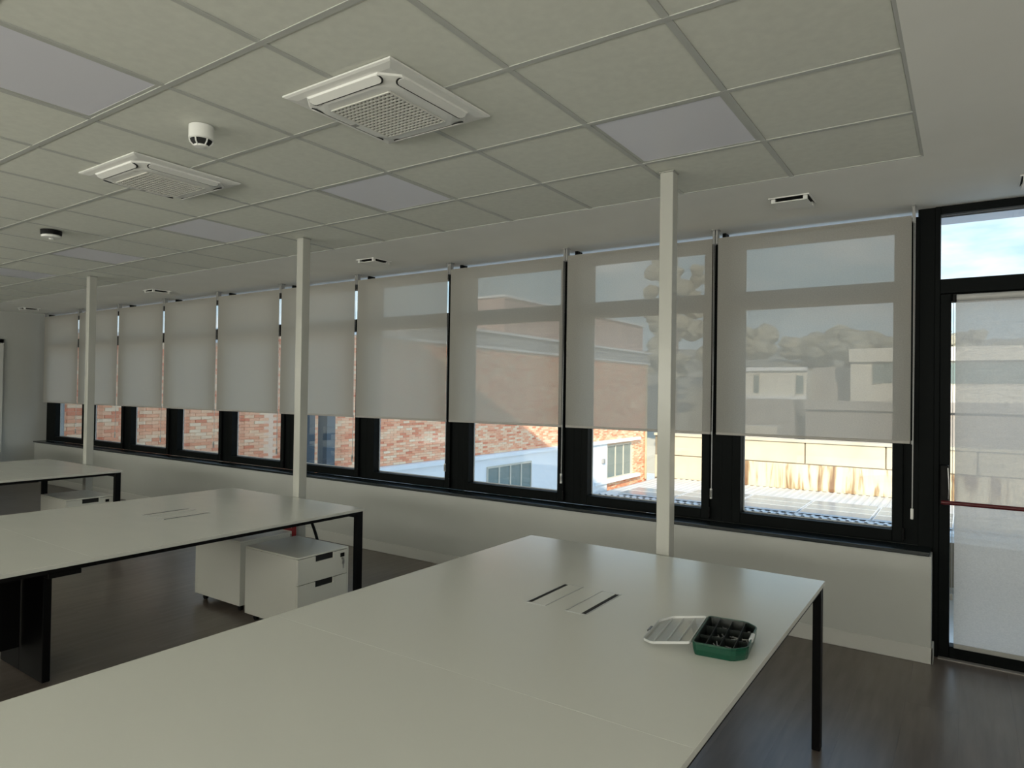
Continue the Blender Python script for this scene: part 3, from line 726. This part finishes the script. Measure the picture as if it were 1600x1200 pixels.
# fascia, flat roof and upper tiled wall of the wing
MB().box(BXW-3, BXW+.08, 9.48, 31.1, 2.96, 3.03).box(BXW-3, BXW+.08, 4.99, 9.48, 2.50, 2.56).build('lower_fascia', render_m, bw)
MB().box(BXW-1.5, BXW+.02, 14.0, 31.0, 3.03, 3.48).build('roof_edge', grey_out_m, bw)
MB().box(BXW-1.5, BXW+.12, 14.0, 31.1, 3.48, 3.56).build('upper_fascia', render_m, bw)
MB().box(BXW-1.5, BXW-.3, 19.0, 31.0, 3.56, 4.85).build('upper_wall', pink_m, bw)
MB().box(BXW-1.6, BXW-.2, 18.9, 31.1, 4.85, 4.92).build('coping', render_m, bw)

# white annexe on the wing's lower storey
an = struct(MB().box(BXW-.01, BXW+.14, 11.2, 26.3, GZ, -.60).build('annexe', render_m), 'white painted lower storey with windows, below the brick', 'building')
MB().box(BXW, BXW+.24, 11.0, 29.7, -.62, -.50).build('white_band', render_m, an)
def ext_win(par, y0, y1, z0, z1, n, x):
    fr_ = MB().box(x, x+.05, y0, y1, z0, z0+.06).box(x, x+.05, y0, y1, z1-.06, z1)
    for k_ in range(n+1):
        yy = y0+(y1-y0)*k_/n
        fr_.box(x, x+.05, max(y0, yy-.035), min(y1, yy+.035), z0+.06, z1-.06)
    fo = fr_.build('window', mat('beige_frame', (.62, .58, .48), .6), par)
    for k_ in range(n):
        ya, yb = y0+(y1-y0)*k_/n+.035, y0+(y1-y0)*(k_+1)/n-.035
        MB().box(x+.005, x+.02, ya, yb, z0+.06, z1-.06).build('pane', darkwin_m, fo)
ext_win(an, 17.5, 20.15, -2.3, -.89, 4, BXW+.14)
ext_win(an, 22.3, 23.3, -2.3, -.80, 2, BXW+.14)
ext_win(an, 14.0, 16.3, -2.3, -1.00, 3, BXW+.14)
ext_win(bw, 26.5, 29.0, -2.2, -.72, 3, BXW)
MB().box(BXW, BXW+.22, 25.1, 29.7, -2.34, -2.20).build('window_ledge', render_m, bw)
lamp = tag(MB().box(BXW+.14, BXW+.24, 25.75, 25.95, -1.45, -1.25, .02).build('wall_lamp', grey_m), 'tiny grey lamp on the white annexe wall beside its last window', 'lamp')
dp = tag(MB().tube([(BXW+.1, 30.6, -2.58), (BXW+.1, 30.6, 1.0), (BXW+.1, 30.6, 2.98)], .06, 8).build('downpipe', mat('pipe_paint', (.45, .40, .26), .6)), 'vertical downpipe at the corner of brick and concrete wall', 'pipe')

# two slate columns seen through the fifth window
for xx, lb in ((-8.70, 'left of the two slate blue columns outside the fifth window'), (-8.24, 'right of the two slate blue columns outside the fifth window')):
    o = tag(empty('column', (xx, 7.0, GZ)), lb, 'column')
    MB().box(-.105 if xx > -8.5 else -.09, .105 if xx > -8.5 else .09, -.08, .08, 0, 7.9).build('shaft', slate_m, o)
    MB().box(-.16, .16, -.14, .14, 0, .03).build('base_plate', slate_m, o)

# concrete wall across the yard: upper panels and stained base
cw = struct(MB().box(BXW, 30, 32.02, 32.3, GZ, -.50).build('yard_wall', mat('joint_grey', (.22, .19, .14), .9)), 'pale concrete yard wall with a rust stained base', 'wall')
for k_ in range(12):
    xa = -12.25+3.15*k_
    MB().box(xa+.03, xa+3.12, 31.96, 32.02, -1.46, -.52, .01).build('wall_panel', concrete_m, cw)
MB().box(-12.98, -8.6, 31.95, 32.02, -2.62, -1.50, .01).build('wall_panel', concrete_m, cw)
MB().box(-8.55, 30, 31.92, 32.02, -2.62, -1.50).build('stained_base', stain_m, cw)
MB().box(-13, 30, 31.85, 32.32, -.52, -.40).build('coping', concrete_m, cw)

# roof with solar panels
rf = struct(empty('shed_roof', (0, 25, -2.6)), 'low corrugated shed roof with solar panels outside the nearest windows', 'roof')
MB().box(-12.8, 20, 0, 6.9, -.35, -.07).build('deck', sheet_m, rf)
cm = MB()
nx = 0
x = -12.75
prof = []
while x < 12:
    prof += [(x, -.035), (x+.12, -.035), (x+.17, 0), (x+.23, 0), (x+.28, -.035)]; x += .28
vf = [cm.bm.verts.new((a, 0, b_)) for a, b_ in prof]; vb = [cm.bm.verts.new((a, 6.9, b_)) for a, b_ in prof]
for k_ in range(len(prof)-1): cm.bm.faces.new((vf[k_], vf[k_+1], vb[k_+1], vb[k_]))
cm.build('corrugated_sheet', sheet_m, rf)
MB().box(-12.8, 12, -.14, -.02, -.14, -.03).build('gutter', mat('gutter_zinc', (.66, .70, .72), .4, .5), rf)
for a in range(7):
    for b_ in range(3):
        xa = -11.9+2.32*a; ya = .35+1.04*b_
        if a == 0 and b_ == 2: continue
        so_ = tag(empty('solar_panel', (xa, 25+ya, -2.6)), '', 'solar panel', 'solar panels on the shed roof')
        rowl = ('front', 'middle', 'rear')[b_]
        coll = ('far left', 'second from the left', 'third from the left', 'middle', 'third from the right', 'second from the right', 'far right')[a]
        so_['label'] = 'solar panel on the shed roof, %s row, %s' % (rowl, coll)
        MB().box(.02, 2.27, .01, 1.01, .012, .055).build('frame', mat('panel_frame', (.72, .74, .75), .4), so_)
        MB().box(.05, 2.24, .04, .98, .055, .060).build('cells', panel_m, so_)
        MB().box(.3, .36, .02, 1.0, 0, .012).box(1.9, 1.96, .02, 1.0, 0, .012).build('rail', gasket_m, so_)

# buildings behind the yard wall
def block(name, label, x0, x1, y0, y1, z0, z1, m__, bands=(), wins=()):
    o = struct(MB().box(x0, x1, y0, y1, z0, z1).build(name, m__), label, 'building')
    for (za, zb, mm_) in bands: MB().box(x0-.05, x1+.05, y0-.25, y0+.05, za, zb).build('band', mm_, o)
    for (xa, xb, za, zb) in wins:
        wf_ = MB().box(xa, xb, y0-.02, y0+.03, za, zb).build('window', MATS['beige_frame'], o)
        MB().box(xa+.06, xb-.06, y0-.03, y0, za+.06, zb-.06).build('pane', darkwin_m, wf_)
    return o
block('dark_shed', 'grey shed behind the yard wall', -10.8, -7.2, 36, 39.5, GZ, 1.35, mid_bld_m)
block('low_house', 'low cream house with a white roof edge beyond the yard wall', -11.2, -7.4, 40, 46, GZ, 3.0, light_bld_m, ((2.95, 3.15, render_m), (1.35, 1.55, render_m)), ((-10.3, -9.9, 1.6, 2.75), (-8.0, -7.5, 1.6, 2.75)))
block('grey_house', 'grey house set back between the cream ones', -7.4, -5.4, 42, 48, GZ, 3.2, mid_bld_m)
block('tall_house', 'tall cream building with a flat roof and long dark windows', -5.2, 14, 40, 50, GZ, 3.95, light_bld_m, ((3.4, 4.1, light_bld_m), (.7, 1.1, mid_bld_m)), ((-4.2, -1.6, 2.2, 3.4), (-1.0, 8.0, 2.2, 3.35)))
block('long_building', 'long brownish low building in front of the tall one', -6.6, 20, 35.5, 38, GZ, 1.1, mid_bld_m, ((.9, 1.35, mid_bld_m),), ())
block('white_parapet', 'white parapet strip behind the yard wall at the left', -10.2, -7.6, 34, 35, GZ, .05, light_bld_m)
# hill and trees
hl = bmesh.new(); NX, NY = 60, 20
rn = random.Random(5)
ph = [rn.random()*6 for _ in range(6)]
gv = [[hl.verts.new((-110+200*i/NX, 60+70*j/NY, GZ+(j/NY)**.35*(16.3+.9*math.sin(i*.35+ph[0])+.6*math.sin(i*.8+ph[1])) + (.6*math.sin(i*1.7+j) if j else 0))) for j in range(NY+1)] for i in range(NX+1)]
for i in range(NX):
    for j in range(NY): hl.faces.new((gv[i][j], gv[i+1][j], gv[i+1][j+1], gv[i][j+1]))
hb = MB(); hb.bm.free(); hb.bm = hl
struct(hb.build('hillside', hill_m, None, True), 'scrubby hillside on the horizon', 'hill')
def tree(x, y, top, rad, label, flat=.55, tall=0):
    rt = tag(empty('tree', (x, y, GZ+2)), label, 'tree')
    h_ = top-(GZ+2)
    MB().tube([(0, 0, -2), (.15, 0, h_*.5), (0, 0, h_-rad*flat)], .28, 8).build('trunk', trunk_m, rt)
    cm_ = bmesh.new(); rr = random.Random(int(x*10))
    for q in range(26 if not tall else 46):
        a, d_ = rr.random()*2*PI, rr.random()**.5*rad*.8
        s_ = rad*(.20+.20*rr.random()); dz_ = -tall*rr.random()
        mt = Matrix.Translation((d_*math.cos(a), d_*math.sin(a), h_-rad*flat+(rr.random()-.5)*rad*flat-(d_/rad)**2*rad*.3+dz_)) @ Matrix.Diagonal((s_, s_, s_*.7, 1))
        bmesh.ops.create_icosphere(cm_, subdivisions=2, radius=1, matrix=mt)
    for v in cm_.verts: v.co += Vector((rr.uniform(-1, 1), rr.uniform(-1, 1), rr.uniform(-1, 1)))*rad*.05
    b_ = MB(); b_.bm.free(); b_.bm = cm_; b_.build('crown', leaf_m, rt)
tree(-18.6, 66, 8.9, 3.6, 'broad pine on the horizon seen through the left half of the nearest blind')
tree(-14.2, 78, 8.6, 3.2, 'rounded pine between the two broad pines on the horizon')
tree(-8.9, 66, 8.1, 3.3, 'broad pine on the horizon seen through the middle of the nearest blind')
tree(-4.6, 56, 6.3, 2.6, 'lower pine on the horizon seen through the right edge of the nearest blind')
tree(-18.9, 50, 13.4, 2.5, 'tall tree seen through the upper pane behind the near post', .55, 9)
tree(-1.0, 70, 8.2, 3.0, 'pine above the tall cream building, seen through the door blind')
tree(4.5, 72, 7.5, 3.2, 'pine farther right above the tall building, seen through the door blind')
